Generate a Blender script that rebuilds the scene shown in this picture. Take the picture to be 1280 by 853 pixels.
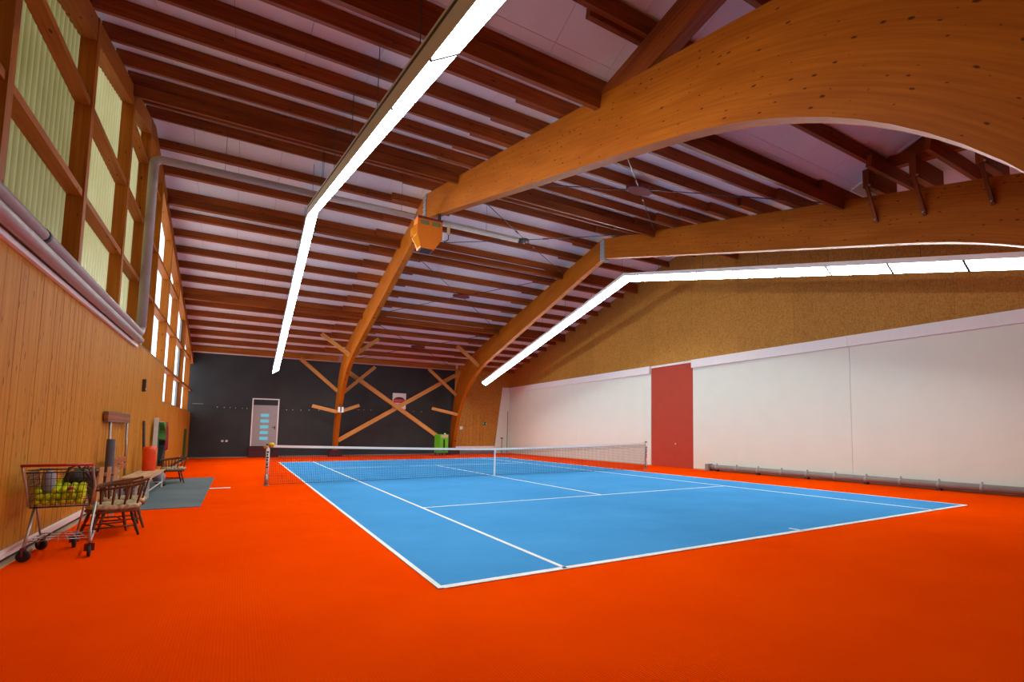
import bpy, math, random
from mathutils import Vector, Matrix
random.seed(7)
for o in list(bpy.data.objects): bpy.data.objects.remove(o)
S = bpy.context.scene
COL = S.collection

# ------------------------------------------------------------------ camera
cam = bpy.data.cameras.new('camera'); co = bpy.data.objects.new('camera', cam); COL.objects.link(co)
YAW, PITCH, ROLL = 0.6022191, 0.0828190, 0.0066107
f = Vector((math.sin(YAW)*math.cos(PITCH), math.cos(YAW)*math.cos(PITCH), math.sin(PITCH)))
r = f.cross(Vector((0, 0, 1))).normalized(); u = r.cross(f)
c_, s_ = math.cos(ROLL), math.sin(ROLL)
rx = c_*r + s_*u; ry = -s_*r + c_*u
m = Matrix((rx, ry, -f)).transposed().to_4x4(); m.translation = (-1.61371, -5.12462, 1.46407)
co.matrix_world = m
cam.sensor_fit = 'HORIZONTAL'; cam.sensor_width = 36; cam.lens = 673.0877/1280*36
cam.shift_x = -121.36/1280; cam.shift_y = 58.49/1280
cam.clip_start = 0.05; cam.clip_end = 300
S.camera = co

# ------------------------------------------------------------------ light and exposure
LAMP = 41.0
SKY = 2.5
w = bpy.data.worlds.new('overcast sky'); S.world = w; w.use_nodes = True
bg = w.node_tree.nodes['Background']; bg.inputs[0].default_value = (0.93, 0.97, 1.0, 1); bg.inputs[1].default_value = SKY
S.view_settings.view_transform = 'Standard'; S.view_settings.look = 'None'
S.view_settings.exposure = 0.0; S.view_settings.gamma = 1.0; S.view_settings.use_curve_mapping = False

# ------------------------------------------------------------------ materials
def lin(h):
    h = h.lstrip('#'); o = []
    for i in (0, 2, 4):
        v = int(h[i:i+2], 16)/255
        o.append(v/12.92 if v <= .04045 else ((v+.055)/1.055)**2.4)
    return tuple(o)+(1,)
class NT:
    def __init__(s, name):
        s.m = bpy.data.materials.new(name); s.m.use_nodes = True; s.t = s.m.node_tree
        s.b = s.t.nodes['Principled BSDF']; s.out = s.t.nodes['Material Output']
    def n(s, typ, **kw):
        nd = s.t.nodes.new(typ)
        for k, v in kw.items():
            if k.startswith('i_'):
                key = k[2:]; key = int(key) if key.isdigit() else key.replace('_', ' ')
                nd.inputs[key].default_value = v
            else: setattr(nd, k, v)
        return nd
    def l(s, a, b): s.t.links.new(a, b)
    def ramp(s, fac, stops):
        nd = s.n('ShaderNodeValToRGB'); e = nd.color_ramp.elements
        while len(e) < len(stops): e.new(0.5)
        for el, (p, c) in zip(e, stops): el.position = p; el.color = c
        s.l(fac, nd.inputs[0]); return nd.outputs[0]
    def mix(s, fac, a, b, blend='MIX'):
        nd = s.n('ShaderNodeMix', data_type='RGBA', blend_type=blend)
        for sock, v in ((nd.inputs[0], fac), (nd.inputs[6], a), (nd.inputs[7], b)):
            if hasattr(v, 'is_output'): s.l(v, sock)
            else: sock.default_value = v
        return nd.outputs[2]
    def math(s, op, a, b=0.0):
        nd = s.n('ShaderNodeMath', operation=op)
        for sock, v in ((nd.inputs[0], a), (nd.inputs[1], b)):
            if hasattr(v, 'is_output'): s.l(v, sock)
            else: sock.default_value = v
        return nd.outputs[0]
    def bump(s, h, strength=.2, dist=.01):
        nd = s.n('ShaderNodeBump'); nd.inputs['Strength'].default_value = strength; nd.inputs['Distance'].default_value = dist
        s.l(h, nd.inputs['Height']); s.l(nd.outputs[0], s.b.inputs['Normal'])

def plain(name, col, rough=.5, metal=0.0, noise=.06, spec=.5, scale=9.0):
    t = NT(name); c = lin(col) if isinstance(col, str) else tuple(col)+(1,)
    tc = t.n('ShaderNodeTexCoord'); nz = t.n('ShaderNodeTexNoise', i_Scale=scale, i_Detail=4.0)
    t.l(tc.outputs['Object'], nz.inputs['Vector'])
    dk = tuple(x*(1-noise) for x in c[:3])+(1,); lt = tuple(min(1, x*(1+noise)) for x in c[:3])+(1,)
    t.l(t.ramp(nz.outputs[0], [(.3, dk), (.7, lt)]), t.b.inputs['Base Color'])
    t.b.inputs['Roughness'].default_value = rough; t.b.inputs['Metallic'].default_value = metal
    t.b.inputs['Specular IOR Level'].default_value = spec
    return t.m

def wood(name, dark, light, knot='#3a1606', knots=.55, lam=0.0, rough=.55, kscale=(2.6, 8.0), tint=.12, spec=.25):
    """grain runs along UV u (metres); v is across the piece"""
    t = NT(name); uv = t.n('ShaderNodeUVMap'); oi = t.n('ShaderNodeObjectInfo')
    off = t.n('ShaderNodeCombineXYZ'); t.l(t.math('MULTIPLY', oi.outputs['Random'], 37.0), off.inputs[0]); t.l(t.math('MULTIPLY', oi.outputs['Random'], 11.0), off.inputs[1])
    add = t.n('ShaderNodeVectorMath', operation='ADD'); t.l(uv.outputs[0], add.inputs[0]); t.l(off.outputs[0], add.inputs[1])
    def sc(x, y):
        mp = t.n('ShaderNodeVectorMath', operation='MULTIPLY'); mp.inputs[1].default_value = (x, y, 1); t.l(add.outputs[0], mp.inputs[0]); return mp.outputs[0]
    n1 = t.n('ShaderNodeTexNoise', i_Scale=1.0, i_Detail=5.0, i_Roughness=.6); t.l(sc(.8, 26), n1.inputs['Vector'])
    n2 = t.n('ShaderNodeTexNoise', i_Scale=1.0, i_Detail=3.0); t.l(sc(.5, 2.2), n2.inputs['Vector'])
    g = t.math('ADD', t.math('MULTIPLY', n1.outputs[0], .6), t.math('MULTIPLY', n2.outputs[0], .4))
    col = t.ramp(g, [(.36, lin(dark)), (.64, lin(light))])
    rnd = t.ramp(oi.outputs['Random'], [(0, (1-tint, 1-tint, 1-tint, 1)), (1, (1, 1, 1, 1))])
    col = t.mix(1.0, col, rnd, 'MULTIPLY')
    if lam:
        sp = t.n('ShaderNodeSeparateXYZ'); t.l(uv.outputs[0], sp.inputs[0])
        fr = t.math('FRACT', t.math('DIVIDE', sp.outputs[1], lam))
        ln = t.ramp(fr, [(0, (.78, .78, .78, 1)), (.05, (1, 1, 1, 1))])
        col = t.mix(.25, col, t.mix(1.0, col, ln, 'MULTIPLY'))
        wn = t.n('ShaderNodeTexWhiteNoise', noise_dimensions='1D'); t.l(t.math('FLOOR', t.math('DIVIDE', sp.outputs[1], lam)), wn.inputs['W'])
        col = t.mix(.15, col, t.mix(1.0, col, t.ramp(wn.outputs[0], [(0, (.72, .70, .66, 1)), (1, (1, 1, 1, 1))]), 'MULTIPLY'))
    if knots:
        vo = t.n('ShaderNodeTexVoronoi', voronoi_dimensions='2D', i_Scale=1.0)
        kn = t.n('ShaderNodeTexNoise', i_Scale=1.0, i_Detail=2.0); t.l(sc(9, 22), kn.inputs['Vector'])
        kd = t.n('ShaderNodeVectorMath', operation='MULTIPLY_ADD'); t.l(kn.outputs['Color'], kd.inputs[0]); kd.inputs[1].default_value = (.10, .16, 0); t.l(sc(*kscale), kd.inputs[2]); t.l(kd.outputs[0], vo.inputs['Vector'])
        spc = t.n('ShaderNodeSeparateColor'); t.l(vo.outputs['Color'], spc.inputs[0])
        sz = t.math('MULTIPLY', t.math('GREATER_THAN', spc.outputs[0], 1-knots), t.math('ADD', .03, t.math('MULTIPLY', t.math('POWER', spc.outputs[1], 2.0), .13)))
        k = t.math('SUBTRACT', sz, vo.outputs['Distance'])
        kf = t.ramp(k, [(.0, (0, 0, 0, 1)), (.06, (.85, .85, .85, 1))])
        col = t.mix(kf, col, lin(knot))
    t.l(col, t.b.inputs['Base Color']); t.b.inputs['Roughness'].default_value = rough
    t.b.inputs['Specular IOR Level'].default_value = spec
    t.bump(n1.outputs[0], .12, .004)
    return t.m

def osb_mat():
    t = NT('oriented strand board'); tc = t.n('ShaderNodeTexCoord'); oi = t.n('ShaderNodeObjectInfo')
    cols = []
    for i, (sx, sz) in enumerate(((60, 14), (18, 60), (40, 34))):
        mp = t.n('ShaderNodeMapping'); mp.inputs['Scale'].default_value = (sx, sx, sz); mp.inputs['Rotation'].default_value = (.25*i, .1, .4*i)
        t.l(tc.outputs['Object'], mp.inputs[0])
        vo = t.n('ShaderNodeTexVoronoi', i_Scale=.75); t.l(mp.outputs[0], vo.inputs['Vector'])
        sp = t.n('ShaderNodeSeparateColor'); t.l(vo.outputs['Color'], sp.inputs[0]); cols.append(sp.outputs[0])
    a = t.math('MULTIPLY', t.math('ADD', t.math('ADD', cols[0], cols[1]), cols[2]), .333)
    nz = t.n('ShaderNodeTexNoise', i_Scale=2.0, i_Detail=3.0); t.l(tc.outputs['Object'], nz.inputs['Vector'])
    a = t.math('ADD', t.math('MULTIPLY', a, .75), t.math('MULTIPLY', nz.outputs[0], .25))
    col = t.ramp(a, [(.2, lin('#a56a22')), (.5, lin('#c08534')), (.8, lin('#cc9444'))])
    col = t.mix(1.0, col, t.ramp(oi.outputs['Random'], [(0, (.86, .86, .86, 1)), (1, (1, 1, 1, 1))]), 'MULTIPLY')
    t.l(col, t.b.inputs['Base Color']); t.b.inputs['Roughness'].default_value = .6; t.b.inputs['Specular IOR Level'].default_value = .2
    t.bump(a, .2, .004); return t.m

def carpet_mat(name, c1, c2, rib=0.02):
    t = NT(name); tc = t.n('ShaderNodeTexCoord')
    nz = t.n('ShaderNodeTexNoise', i_Scale=.55, i_Detail=5.0, i_Roughness=.6); t.l(tc.outputs['Object'], nz.inputs['Vector'])
    n2 = t.n('ShaderNodeTexNoise', i_Scale=160.0, i_Detail=2.0); t.l(tc.outputs['Object'], n2.inputs['Vector'])
    g = t.math('ADD', t.math('MULTIPLY', nz.outputs[0], .6), t.math('MULTIPLY', n2.outputs[0], .4))
    t.l(t.ramp(g, [(.35, c1), (.65, c2)]), t.b.inputs['Base Color'])
    t.b.inputs['Roughness'].default_value = .95; t.b.inputs['Specular IOR Level'].default_value = 0.0
    wv = t.n('ShaderNodeTexWave', wave_type='BANDS', bands_direction='X', i_Scale=.314/rib, i_Distortion=.3, i_Detail=1.0); t.l(tc.outputs['Object'], wv.inputs['Vector'])
    h = t.math('ADD', t.math('MULTIPLY', wv.outputs[1], .6), t.math('MULTIPLY', n2.outputs[0], .6))
    t.bump(h, .35, .004); return t.m

def emit_mat(name, col, st):
    t = NT(name); e = t.n('ShaderNodeEmission'); e.inputs[0].default_value = tuple(col)+(1,); e.inputs[1].default_value = st
    t.l(e.outputs[0], t.out.inputs[0]); return t.m

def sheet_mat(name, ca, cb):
    """translucent corrugated fibreglass glazing, yellowed, with groove shading painted as stripes"""
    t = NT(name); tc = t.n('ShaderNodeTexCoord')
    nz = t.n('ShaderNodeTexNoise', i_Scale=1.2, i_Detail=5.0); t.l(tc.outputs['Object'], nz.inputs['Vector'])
    wv = t.n('ShaderNodeTexWave', wave_type='BANDS', bands_direction='Y', i_Scale=1.5708, i_Distortion=.5, i_Detail=2.0); wv.inputs['Detail Scale'].default_value = .4; t.l(tc.outputs['Object'], wv.inputs['Vector'])  # bands put the missing shading of the corrugation into the colour
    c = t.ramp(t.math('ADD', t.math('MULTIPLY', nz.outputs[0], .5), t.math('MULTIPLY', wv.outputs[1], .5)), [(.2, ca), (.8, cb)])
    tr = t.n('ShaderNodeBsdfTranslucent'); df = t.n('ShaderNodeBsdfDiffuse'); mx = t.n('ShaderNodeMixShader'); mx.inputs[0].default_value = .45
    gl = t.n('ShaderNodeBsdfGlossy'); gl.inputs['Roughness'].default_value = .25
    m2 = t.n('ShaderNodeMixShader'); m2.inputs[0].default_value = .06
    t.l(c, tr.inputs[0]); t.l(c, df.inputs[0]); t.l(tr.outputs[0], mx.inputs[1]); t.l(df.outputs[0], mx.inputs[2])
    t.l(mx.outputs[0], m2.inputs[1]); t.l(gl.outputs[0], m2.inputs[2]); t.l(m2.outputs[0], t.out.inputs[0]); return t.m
def pane_mat(name, tint, refl=.08):
    t = NT(name); tr = t.n('ShaderNodeBsdfTransparent'); tr.inputs[0].default_value = tuple(tint)+(1,)
    gl = t.n('ShaderNodeBsdfGlossy'); gl.inputs['Roughness'].default_value = .05
    m2 = t.n('ShaderNodeMixShader'); m2.inputs[0].default_value = refl
    t.l(tr.outputs[0], m2.inputs[1]); t.l(gl.outputs[0], m2.inputs[2]); t.l(m2.outputs[0], t.out.inputs[0]); return t.m

M = {}
M['glulam'] = wood('orange lacquered glulam', '#9a4e08', '#b86612', knots=.85, lam=.045, kscale=(3.6, 8.6), rough=.5, spec=.12)
M['purlin'] = wood('shade darkened spruce', '#76300a', '#a65414', knots=.4, tint=.25)  # same wood as the arches, roof shadow put into its darker colour
M['post'] = wood('knotty spruce post', '#94480c', '#b86c1c', knots=.5, tint=.15, spec=.15)
M['brace'] = wood('pale spruce brace', '#b8702c', '#dc9c50', knots=.3)
M['cladding'] = wood('spruce tongue and groove cladding', '#b06a0e', '#ca8a2c', knots=.7, kscale=(2.6, 8.5), tint=0, spec=.1)
M['osb'] = osb_mat()
M['carpet'] = carpet_mat('red orange ribbed carpet', (.84, .050, .0003, 1), (.94, .072, .0006, 1))
M['court'] = carpet_mat('blue court carpet', (.060, .285, .60, 1), (.085, .345, .69, 1))
M['line'] = plain('white line paint', '#eef0ee', .9, noise=.03, spec=.1)
M['ceiling'] = plain('off white ceiling board', '#e2d4ce', .8, noise=.03, spec=.1, scale=2)
M['white'] = plain('white partition board', '#e4e9dc', .6, noise=.015, spec=.25, scale=1.5)
M['whitetrim'] = plain('white lacquered trim', '#eeeae8', .5, noise=.02)
M['dark'] = plain('charcoal painted wall', '#3c3e3e', .75, noise=.12, spec=.2, scale=1.2)
M['red_door'] = plain('brick red door leaf', '#b4442f', .6, noise=.04, spec=.2, scale=2)
M['burgundy'] = plain('burgundy painted concrete', '#4a1216', .7)
M['grey_wall'] = plain('grey plaster', '#8f8782', .8)
M['front'] = plain('brown front wall boards', '#6a3a1c', .8)
M['lamp_housing'] = plain('light grey luminaire housing', '#e6e2e2', .45, noise=.02)
M['lens'] = emit_mat('lit opal diffuser', (.94, 1.0, .99), LAMP)
M['gap'] = plain('dark grey joint', '#3c3a3a', .5)
M['wire'] = plain('dark steel wire', '#4a4446', .4, .8)
M['steel'] = plain('galvanised steel', '#a2a8ac', .45, .35)
M['chrome'] = plain('zinc plated steel', '#b4b0ae', .42, .75, noise=.1)
M['pipe'] = plain('grey mauve plastic pipe', '#a3948f', .4)
M['duct'] = plain('grey flexible duct', '#8b8580', .45)
M['rust'] = plain('red oxide steel', '#6e1518', .6)
M['sheet_dim'] = sheet_mat('dimmed yellow corrugated sheet', (.125, .10, .028, 1), (.25, .225, .10, 1))  # same sheet, dimmer daylight of the near bays put into its colour
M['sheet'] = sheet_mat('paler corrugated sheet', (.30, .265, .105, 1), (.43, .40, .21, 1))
M['glass'] = pane_mat('clear window pane', (.95, .97, .98))
M['grey_frame'] = plain('grey aluminium frame', '#8c949a', .4, .3)
M['orange_box'] = plain('orange lacquered plywood', '#d06a12', .45, noise=.03)
M['orange_flap'] = plain('bright orange panel', '#ec8f16', .45, noise=.03)
M['slot'] = plain('olive dark slot', '#6f6a3c', .6)
M['black'] = plain('black plastic', '#141314', .5)
M['rubber'] = plain('dark grey rubber', '#2b2a29', .7)
M['net'] = plain('dark net cord', '#1d2226', .8, noise=.02)
M['tape'] = plain('white net tape', '#efece6', .7, noise=.03)
M['mat'] = carpet_mat('grey green rubber mat', lin('#5f6a6c'), lin('#758083'))
M['ball'] = plain('yellow felt', '#c9d420', .9, noise=.15, spec=.1, scale=30)
M['red_plastic'] = plain('red plastic', '#b01a1c', .4)
M['bag'] = plain('dark olive fabric', '#3a342c', .9, noise=.25)
M['grey_plastic'] = plain('mauve grey plastic', '#8e8690', .5)
M['oak'] = wood('dark oak', '#4c2a14', '#7a4a26', knots=0, kscale=(3, 9))
M['cushion'] = plain('worn patterned cushion', '#b5a37e', .95, noise=.55, spec=.05, scale=24)
M['bench_wood'] = wood('red brown bench slat', '#8e461a', '#b8682c', knots=.2)
M['bench_pale'] = wood('pale bench slat', '#c39468', '#e2bd90', knots=.2)
M['white_metal'] = plain('white lacquered steel', '#d6d6d2', .4)
M['orange_plastic'] = plain('bright orange plastic', '#f04a10', .4, noise=.03)
M['roll'] = plain('dark mauve rubber', '#4a4048', .7)
M['bristle'] = plain('brown bristles', '#7a5240', .9, noise=.35, scale=60)
M['alu'] = plain('dull aluminium', '#a8a09a', .4, .7)
M['green'] = plain('bright green plastic', '#5cb81c', .45, noise=.05)
M['green_dark'] = plain('dark green lacquer', '#1f5a22', .5)
M['door_grey'] = plain('silver grey door leaf', '#a49e9c', .5, noise=.03)
M['blue_glass'] = emit_mat('glowing blue door pane', (.22, .62, .74), .75)  # panes glow by themselves, standing in for light behind the glass
M['blue_pane'] = plain('frosted blue glass', '#7ec8d8', .2)
M['yellow'] = plain('yellow fabric', '#e8b414', .8)
M['red_cloth'] = plain('red fabric', '#8c1c22', .9)
M['green_cloth'] = plain('green fabric', '#4c7a30', .9)
M['sign_red'] = plain('sign red', '#c01824', .5)
M['sign_pink'] = plain('sign pale red', '#e8606a', .5)
M['brown_pole'] = plain('dark brown pole', '#3f2410', .6)
M['beige'] = plain('beige skirting', '#c4a684', .6)

# ------------------------------------------------------------------ mesh helpers
class MB:
    def __init__(s): s.v = []; s.f = []; s.uv = []; s.sm = []
    def face(s, idx, uv=None, smooth=False):
        s.f.append(tuple(idx)); s.sm.append(smooth)
        s.uv.append(uv if uv else [(0, 0)]*len(idx))
    def beam(s, p0, p1, w, h, up=(0, 0, 1), e0=None, e1=None):
        """box along p0->p1 (centre line), w sideways, h along up"""
        p0 = Vector(p0); p1 = Vector(p1); d = (p1-p0); L = d.length; d.normalize()
        side = d.cross(Vector(up)).normalized(); u2 = side.cross(d)
        b = len(s.v); off = random.random()*3
        for p in (p0, p1):
            for a, c in ((-1, -1), (1, -1), (1, 1), (-1, 1)): s.v.append(p+side*(a*w/2)+u2*(c*h/2))
        for i in range(4):
            j = (i+1) % 4; ww = w if i % 2 == 0 else h
            s.face((b+i, b+4+i, b+4+j, b+j), [(off, i*.7), (off+L, i*.7), (off+L, i*.7+ww), (off, i*.7+ww)])
        s.face((b, b+1, b+2, b+3), [(0, 0), (0, w), (h*.3, w), (h*.3, 0)]); s.face((b+7, b+6, b+5, b+4), [(0, 0), (0, w), (h*.3, w), (h*.3, 0)])
        return s
    def box(s, x0, x1, y0, y1, z0, z1):
        dx, dy, dz = abs(x1-x0), abs(y1-y0), abs(z1-z0); cx, cy, cz = (x0+x1)/2, (y0+y1)/2, (z0+z1)/2
        if dx >= dy and dx >= dz: return s.beam((x0, cy, cz), (x1, cy, cz), dy, dz)
        if dy >= dz: return s.beam((cx, y0, cz), (cx, y1, cz), dx, dz)
        return s.beam((cx, cy, z0), (cx, cy, z1), dx, dy, up=(0, 1, 0))
    def tube(s, pts, r, n=10, caps=True, rs=None):
        pts = [Vector(p) for p in pts]; b0 = len(s.v); N = len(pts)
        prev = None
        for i, p in enumerate(pts):
            t = (pts[min(i+1, N-1)]-pts[max(i-1, 0)]).normalized()
            if prev is None:
                a = Vector((0, 0, 1)) if abs(t.z) < .9 else Vector((1, 0, 0)); x = t.cross(a).normalized()
            else: x = (prev-t*prev.dot(t)).normalized()
            prev = x; y = t.cross(x); rr = rs[i] if rs else r
            for k in range(n):
                q = 2*math.pi*k/n; s.v.append(p+x*(math.cos(q)*rr)+y*(math.sin(q)*rr))
        for i in range(N-1):
            for k in range(n):
                a = b0+i*n+k; c = b0+i*n+(k+1) % n
                s.face((a, c, c+n, a+n), smooth=True)
        if caps:
            s.face(tuple(b0+k for k in range(n))[::-1]); s.face(tuple(b0+(N-1)*n+k for k in range(n)))
        return s
    def lathe(s, prof, c=(0, 0, 0), n=16, axis='z'):
        """prof: list of (radius, height)"""
        b0 = len(s.v); c = Vector(c)
        for rr, h in prof:
            for k in range(n):
                q = 2*math.pi*k/n; a, b = math.cos(q)*rr, math.sin(q)*rr
                s.v.append(c+(Vector((a, b, h)) if axis == 'z' else Vector((h, a, b)) if axis == 'x' else Vector((b, h, a))))
        for i in range(len(prof)-1):
            for k in range(n):
                a = b0+i*n+k; d = b0+i*n+(k+1) % n; s.face((a, d, d+n, a+n), smooth=True)
        s.face(tuple(b0+k for k in range(n))[::-1]); s.face(tuple(b0+(len(prof)-1)*n+k for k in range(n)))
        return s
    def prism(s, poly, axis, t0, t1):
        """poly of 2d points extruded along axis; x: (y,z) y: (x,z) z: (x,y)"""
        b = len(s.v); n = len(poly)
        def P(p, t): return Vector((t, p[0], p[1])) if axis == 'x' else Vector((p[0], t, p[1])) if axis == 'y' else Vector((p[0], p[1], t))
        for t in (t0, t1):
            for p in poly: s.v.append(P(p, t))
        s.face(tuple(range(b, b+n))[::-1], [tuple(p) for p in poly][::-1]); s.face(tuple(range(b+n, b+2*n)), [tuple(p) for p in poly])
        for i in range(n):
            j = (i+1) % n; l = math.dist(poly[i], poly[j]); s.face((b+i, b+j, b+n+j, b+n+i), [(0, 0), (l, 0), (l, abs(t1-t0)), (0, abs(t1-t0))])
        return s
    def quad(s, a, b, c, d):
        i = len(s.v); s.v += [Vector(p) for p in (a, b, c, d)]; s.face((i, i+1, i+2, i+3)); return s
    def ball(s, c, r, n=10, m=7, sx=1, sy=1, sz=1, jit=0):
        b = len(s.v); c = Vector(c)
        for i in range(1, m):
            th = math.pi*i/m
            for k in range(n):
                ph = 2*math.pi*k/n; j = 1+random.uniform(-jit, jit)
                s.v.append(c+Vector((sx*r*j*math.sin(th)*math.cos(ph), sy*r*j*math.sin(th)*math.sin(ph), sz*r*j*math.cos(th))))
        s.v.append(c+Vector((0, 0, r*sz))); s.v.append(c-Vector((0, 0, r*sz))); T = len(s.v)-2; B = T+1
        for i in range(m-2):
            for k in range(n):
                a = b+i*n+k; d = b+i*n+(k+1) % n; s.face((a, a+n, d+n, d), smooth=True)
        for k in range(n):
            s.face((T, b+k, b+(k+1) % n), smooth=True); s.face((B, b+(m-2)*n+(k+1) % n, b+(m-2)*n+k), smooth=True)
        return s
    def build(s, name, mat, parent=None, org=None, bevel=0):
        me = bpy.data.meshes.new(name)
        o = bpy.data.objects.new(name, me); COL.objects.link(o)
        if parent is not None:
            base = parent_loc(parent); o.parent = parent; loc = Vector((0, 0, 0))
        else:
            base = Vector(org) if org is not None else Vector((0, 0, 0)); o.location = base
        me.from_pydata([tuple(v-base) for v in s.v], [], s.f)
        ul = me.uv_layers.new(name='UVMap'); i = 0
        for fu in s.uv:
            for p in fu: ul.data[i].uv = p; i += 1
        me.polygons.foreach_set('use_smooth', s.sm)
        me.materials.append(mat if not isinstance(mat, str) else M[mat])
        me.update()
        if bevel:
            bv = o.modifiers.new('edge', 'BEVEL'); bv.width = bevel; bv.segments = 2; bv.limit_method = 'ANGLE'
        return o
def parent_loc(o):
    p = Vector((0, 0, 0))
    while o is not None: p += o.location; o = o.parent
    return p
def empty(name, loc=(0, 0, 0)):
    o = bpy.data.objects.new(name, None); COL.objects.link(o); o.location = loc; o.empty_display_size = .1; return o
def tag(o, label=None, cat=None, group=None, kind=None):
    if label: o['label'] = label
    if cat: o['category'] = cat
    if group: o['group'] = group
    if kind: o['kind'] = kind
    return o
def thing(name, loc, label, cat, group=None): return tag(empty(name, loc), label, cat, group)
def copy_tree(o, loc=None, rotz=None, label=None):
    def cp(s, par):
        c = s.copy(); COL.objects.link(c); c.parent = par
        for ch in s.children: cp(ch, c)
        return c
    c = cp(o, o.parent)
    if loc is not None: c.location = loc
    if rotz is not None: c.rotation_euler.z = rotz
    if label: c['label'] = label
    return c
ORD = ['', 'first', 'second', 'third', 'fourth', 'fifth', 'sixth', 'seventh', 'eighth', 'ninth', 'tenth', 'eleventh', 'twelfth', 'thirteenth', 'fourteenth', 'fifteenth', 'sixteenth', 'seventeenth']
def text_mesh(txt, size, mat, parent, loc, rot):
    cu = bpy.data.curves.new('lettering', 'FONT'); cu.body = txt; cu.size = size; cu.align_x = 'CENTER'; cu.align_y = 'CENTER'; cu.extrude = .002; cu.offset = .012
    t = bpy.data.objects.new('t', cu); COL.objects.link(t)
    bpy.context.view_layer.update()
    me = bpy.data.meshes.new_from_object(t.evaluated_get(bpy.context.evaluated_depsgraph_get()))
    bpy.data.objects.remove(t); me.materials.clear(); me.materials.append(M[mat])
    o = bpy.data.objects.new('lettering', me); COL.objects.link(o); o.parent = parent
    o.location = Vector(loc)-parent_loc(parent); o.rotation_euler = rot; return o

# ------------------------------------------------------------------ key dimensions (metres; origin = near left doubles corner, y to the far end)
YR = 11.885                      # net line = roof ridge
XL, XR, YB, YF = -3.655, 13.85, 30.0, -6.25
SL = .208
def zb(d): return 9.0-SL*abs(d)  # underside of the purlins at distance d from the ridge
def zc(d): return 9.25-SL*abs(d) # underside of the ceiling boards
AX = (3.03, 9.83)                # arch planes
DV = -10.2                       # near side valley where the roof rises again (bays left of the second arch)
def zdorm(d): return zc(10.2)+.36*(abs(d)-10.2)

# ------------------------------------------------------------------ setting
fl = MB().box(XL-.3, XR+.2, YF-.2, YB+.2, -.2, 0).build('floor', 'carpet'); tag(fl, 'orange red ribbed carpet floor around the blue court', None, None, 'structure')
MB().box(0, 10.97, 0, 23.77, 0, .006).build('court_surface', 'court', fl)
LW = .05
def line(x0, x1, y0, y1): MB().box(x0, x1, y0, y1, .004, .010).build('court_line', 'line', fl)
line(0, LW, 0, 23.77); line(10.97-LW, 10.97, 0, 23.77)
line(1.37-LW/2, 1.37+LW/2, 0, 23.77); line(9.60-LW/2, 9.60+LW/2, 0, 23.77)
line(LW, 10.97-LW, -.02, .08); line(LW, 10.97-LW, 23.69, 23.77)
line(1.37, 9.6, 5.46, 5.51); line(1.37, 9.6, 18.26, 18.31)
line(5.46, 5.51, 5.485, 18.285); line(5.46, 5.51, 0, .26); line(5.46, 5.51, 23.5, 23.77)
line(-2.11, -1.68, 11.60, 11.76)

# left wall
wl = tag(empty('wall_left', (XL, YR, 0)), 'knotty vertical wood cladding wall below the gable windows', None, None, 'structure')
mb = MB(); y = YF; i = 0
BW = .118
while y < YB-.02:
    top = 3.5 if y < 17.25 else 2.36
    y1 = min(y+BW, YB); x = XL - random.uniform(0, .004)
    mb.beam((x-.0125, (y+.002+y1-.003)/2, .12), (x-.0125, (y+.002+y1-.003)/2, top), .025, y1-y-.005, up=(0, 1, 0))
    y = y1
cl = mb.build('cladding_board', 'cladding', wl); tag(cl, None, None, None, 'stuff')
MB().box(XL-.2, XL-.03, YF, 17.25, 0, 3.5).box(XL-.2, XL-.03, 17.25, YB, 0, 2.36).build('wall_core', 'front', wl)
MB().box(XL-.22, XL+.012, YF, 17.3, 3.5, 3.515).box(XL-.22, XL+.012, 17.3, YB, 2.36, 2.372).build('window_sill', 'grey_wall', wl)
MB().box(XL, XL+.05, YF, 11.2, 3.35, 3.41).build('ledge_strip', 'whitetrim', wl)
bb = MB().box(XL-.03, XL, YF, YB, 0, .1).build('baseboard_left', 'black'); tag(bb, 'dark gap at the foot of the wood clad wall', None, None, 'structure')
tk = MB().box(XL, XL+.05, YF, 10.0, .075, .145).build('trim_1', 'whitetrim'); tag(tk, 'pale cable trunking along the foot of the wood wall', None, None, 'structure')
tk2 = MB().box(XL, XL+.08, YF, YB, 0, .018).build('trim_2', 'beige'); tag(tk2, 'thin beige floor strip along the wood wall', None, None, 'structure')

# gable posts and windows
PE = [-3.85, -.62, 2.58, 5.79, 9.0, 11.35, 13.95, 17.15, 20.4, 24.1, 27.9]
PW = .17
ordw = ['first', 'second', 'third', 'fourth', 'fifth', 'sixth', 'seventh', 'eighth', 'ninth', 'tenth', 'eleventh']
for i, e in enumerate(PE):
    z0 = 3.515 if e < 17.25 else 2.372
    d = e-PW/2-YR; t = zb(d)-.02
    if d < DV: t = zdorm(d)-.3
    o = MB().beam((XL-.11, e-PW/2, z0), (XL-.11, e-PW/2, t), .21, PW, up=(0, 1, 0)).build('timber_post', 'post', org=(XL-.11, e-PW/2, z0), bevel=.008) if False else MB().beam((XL-.11, e-PW/2, z0), (XL-.11, e-PW/2, t), .21, PW, up=(0, 1, 0)).build('timber_post', 'post', org=(XL-.11, e-PW/2, z0))
    tag(o, '%s knotty wood window post from the near end, standing on the clad wall' % ordw[i], 'post', 'window posts on the left wall')
edges = [YF]+PE+[YB]
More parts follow.
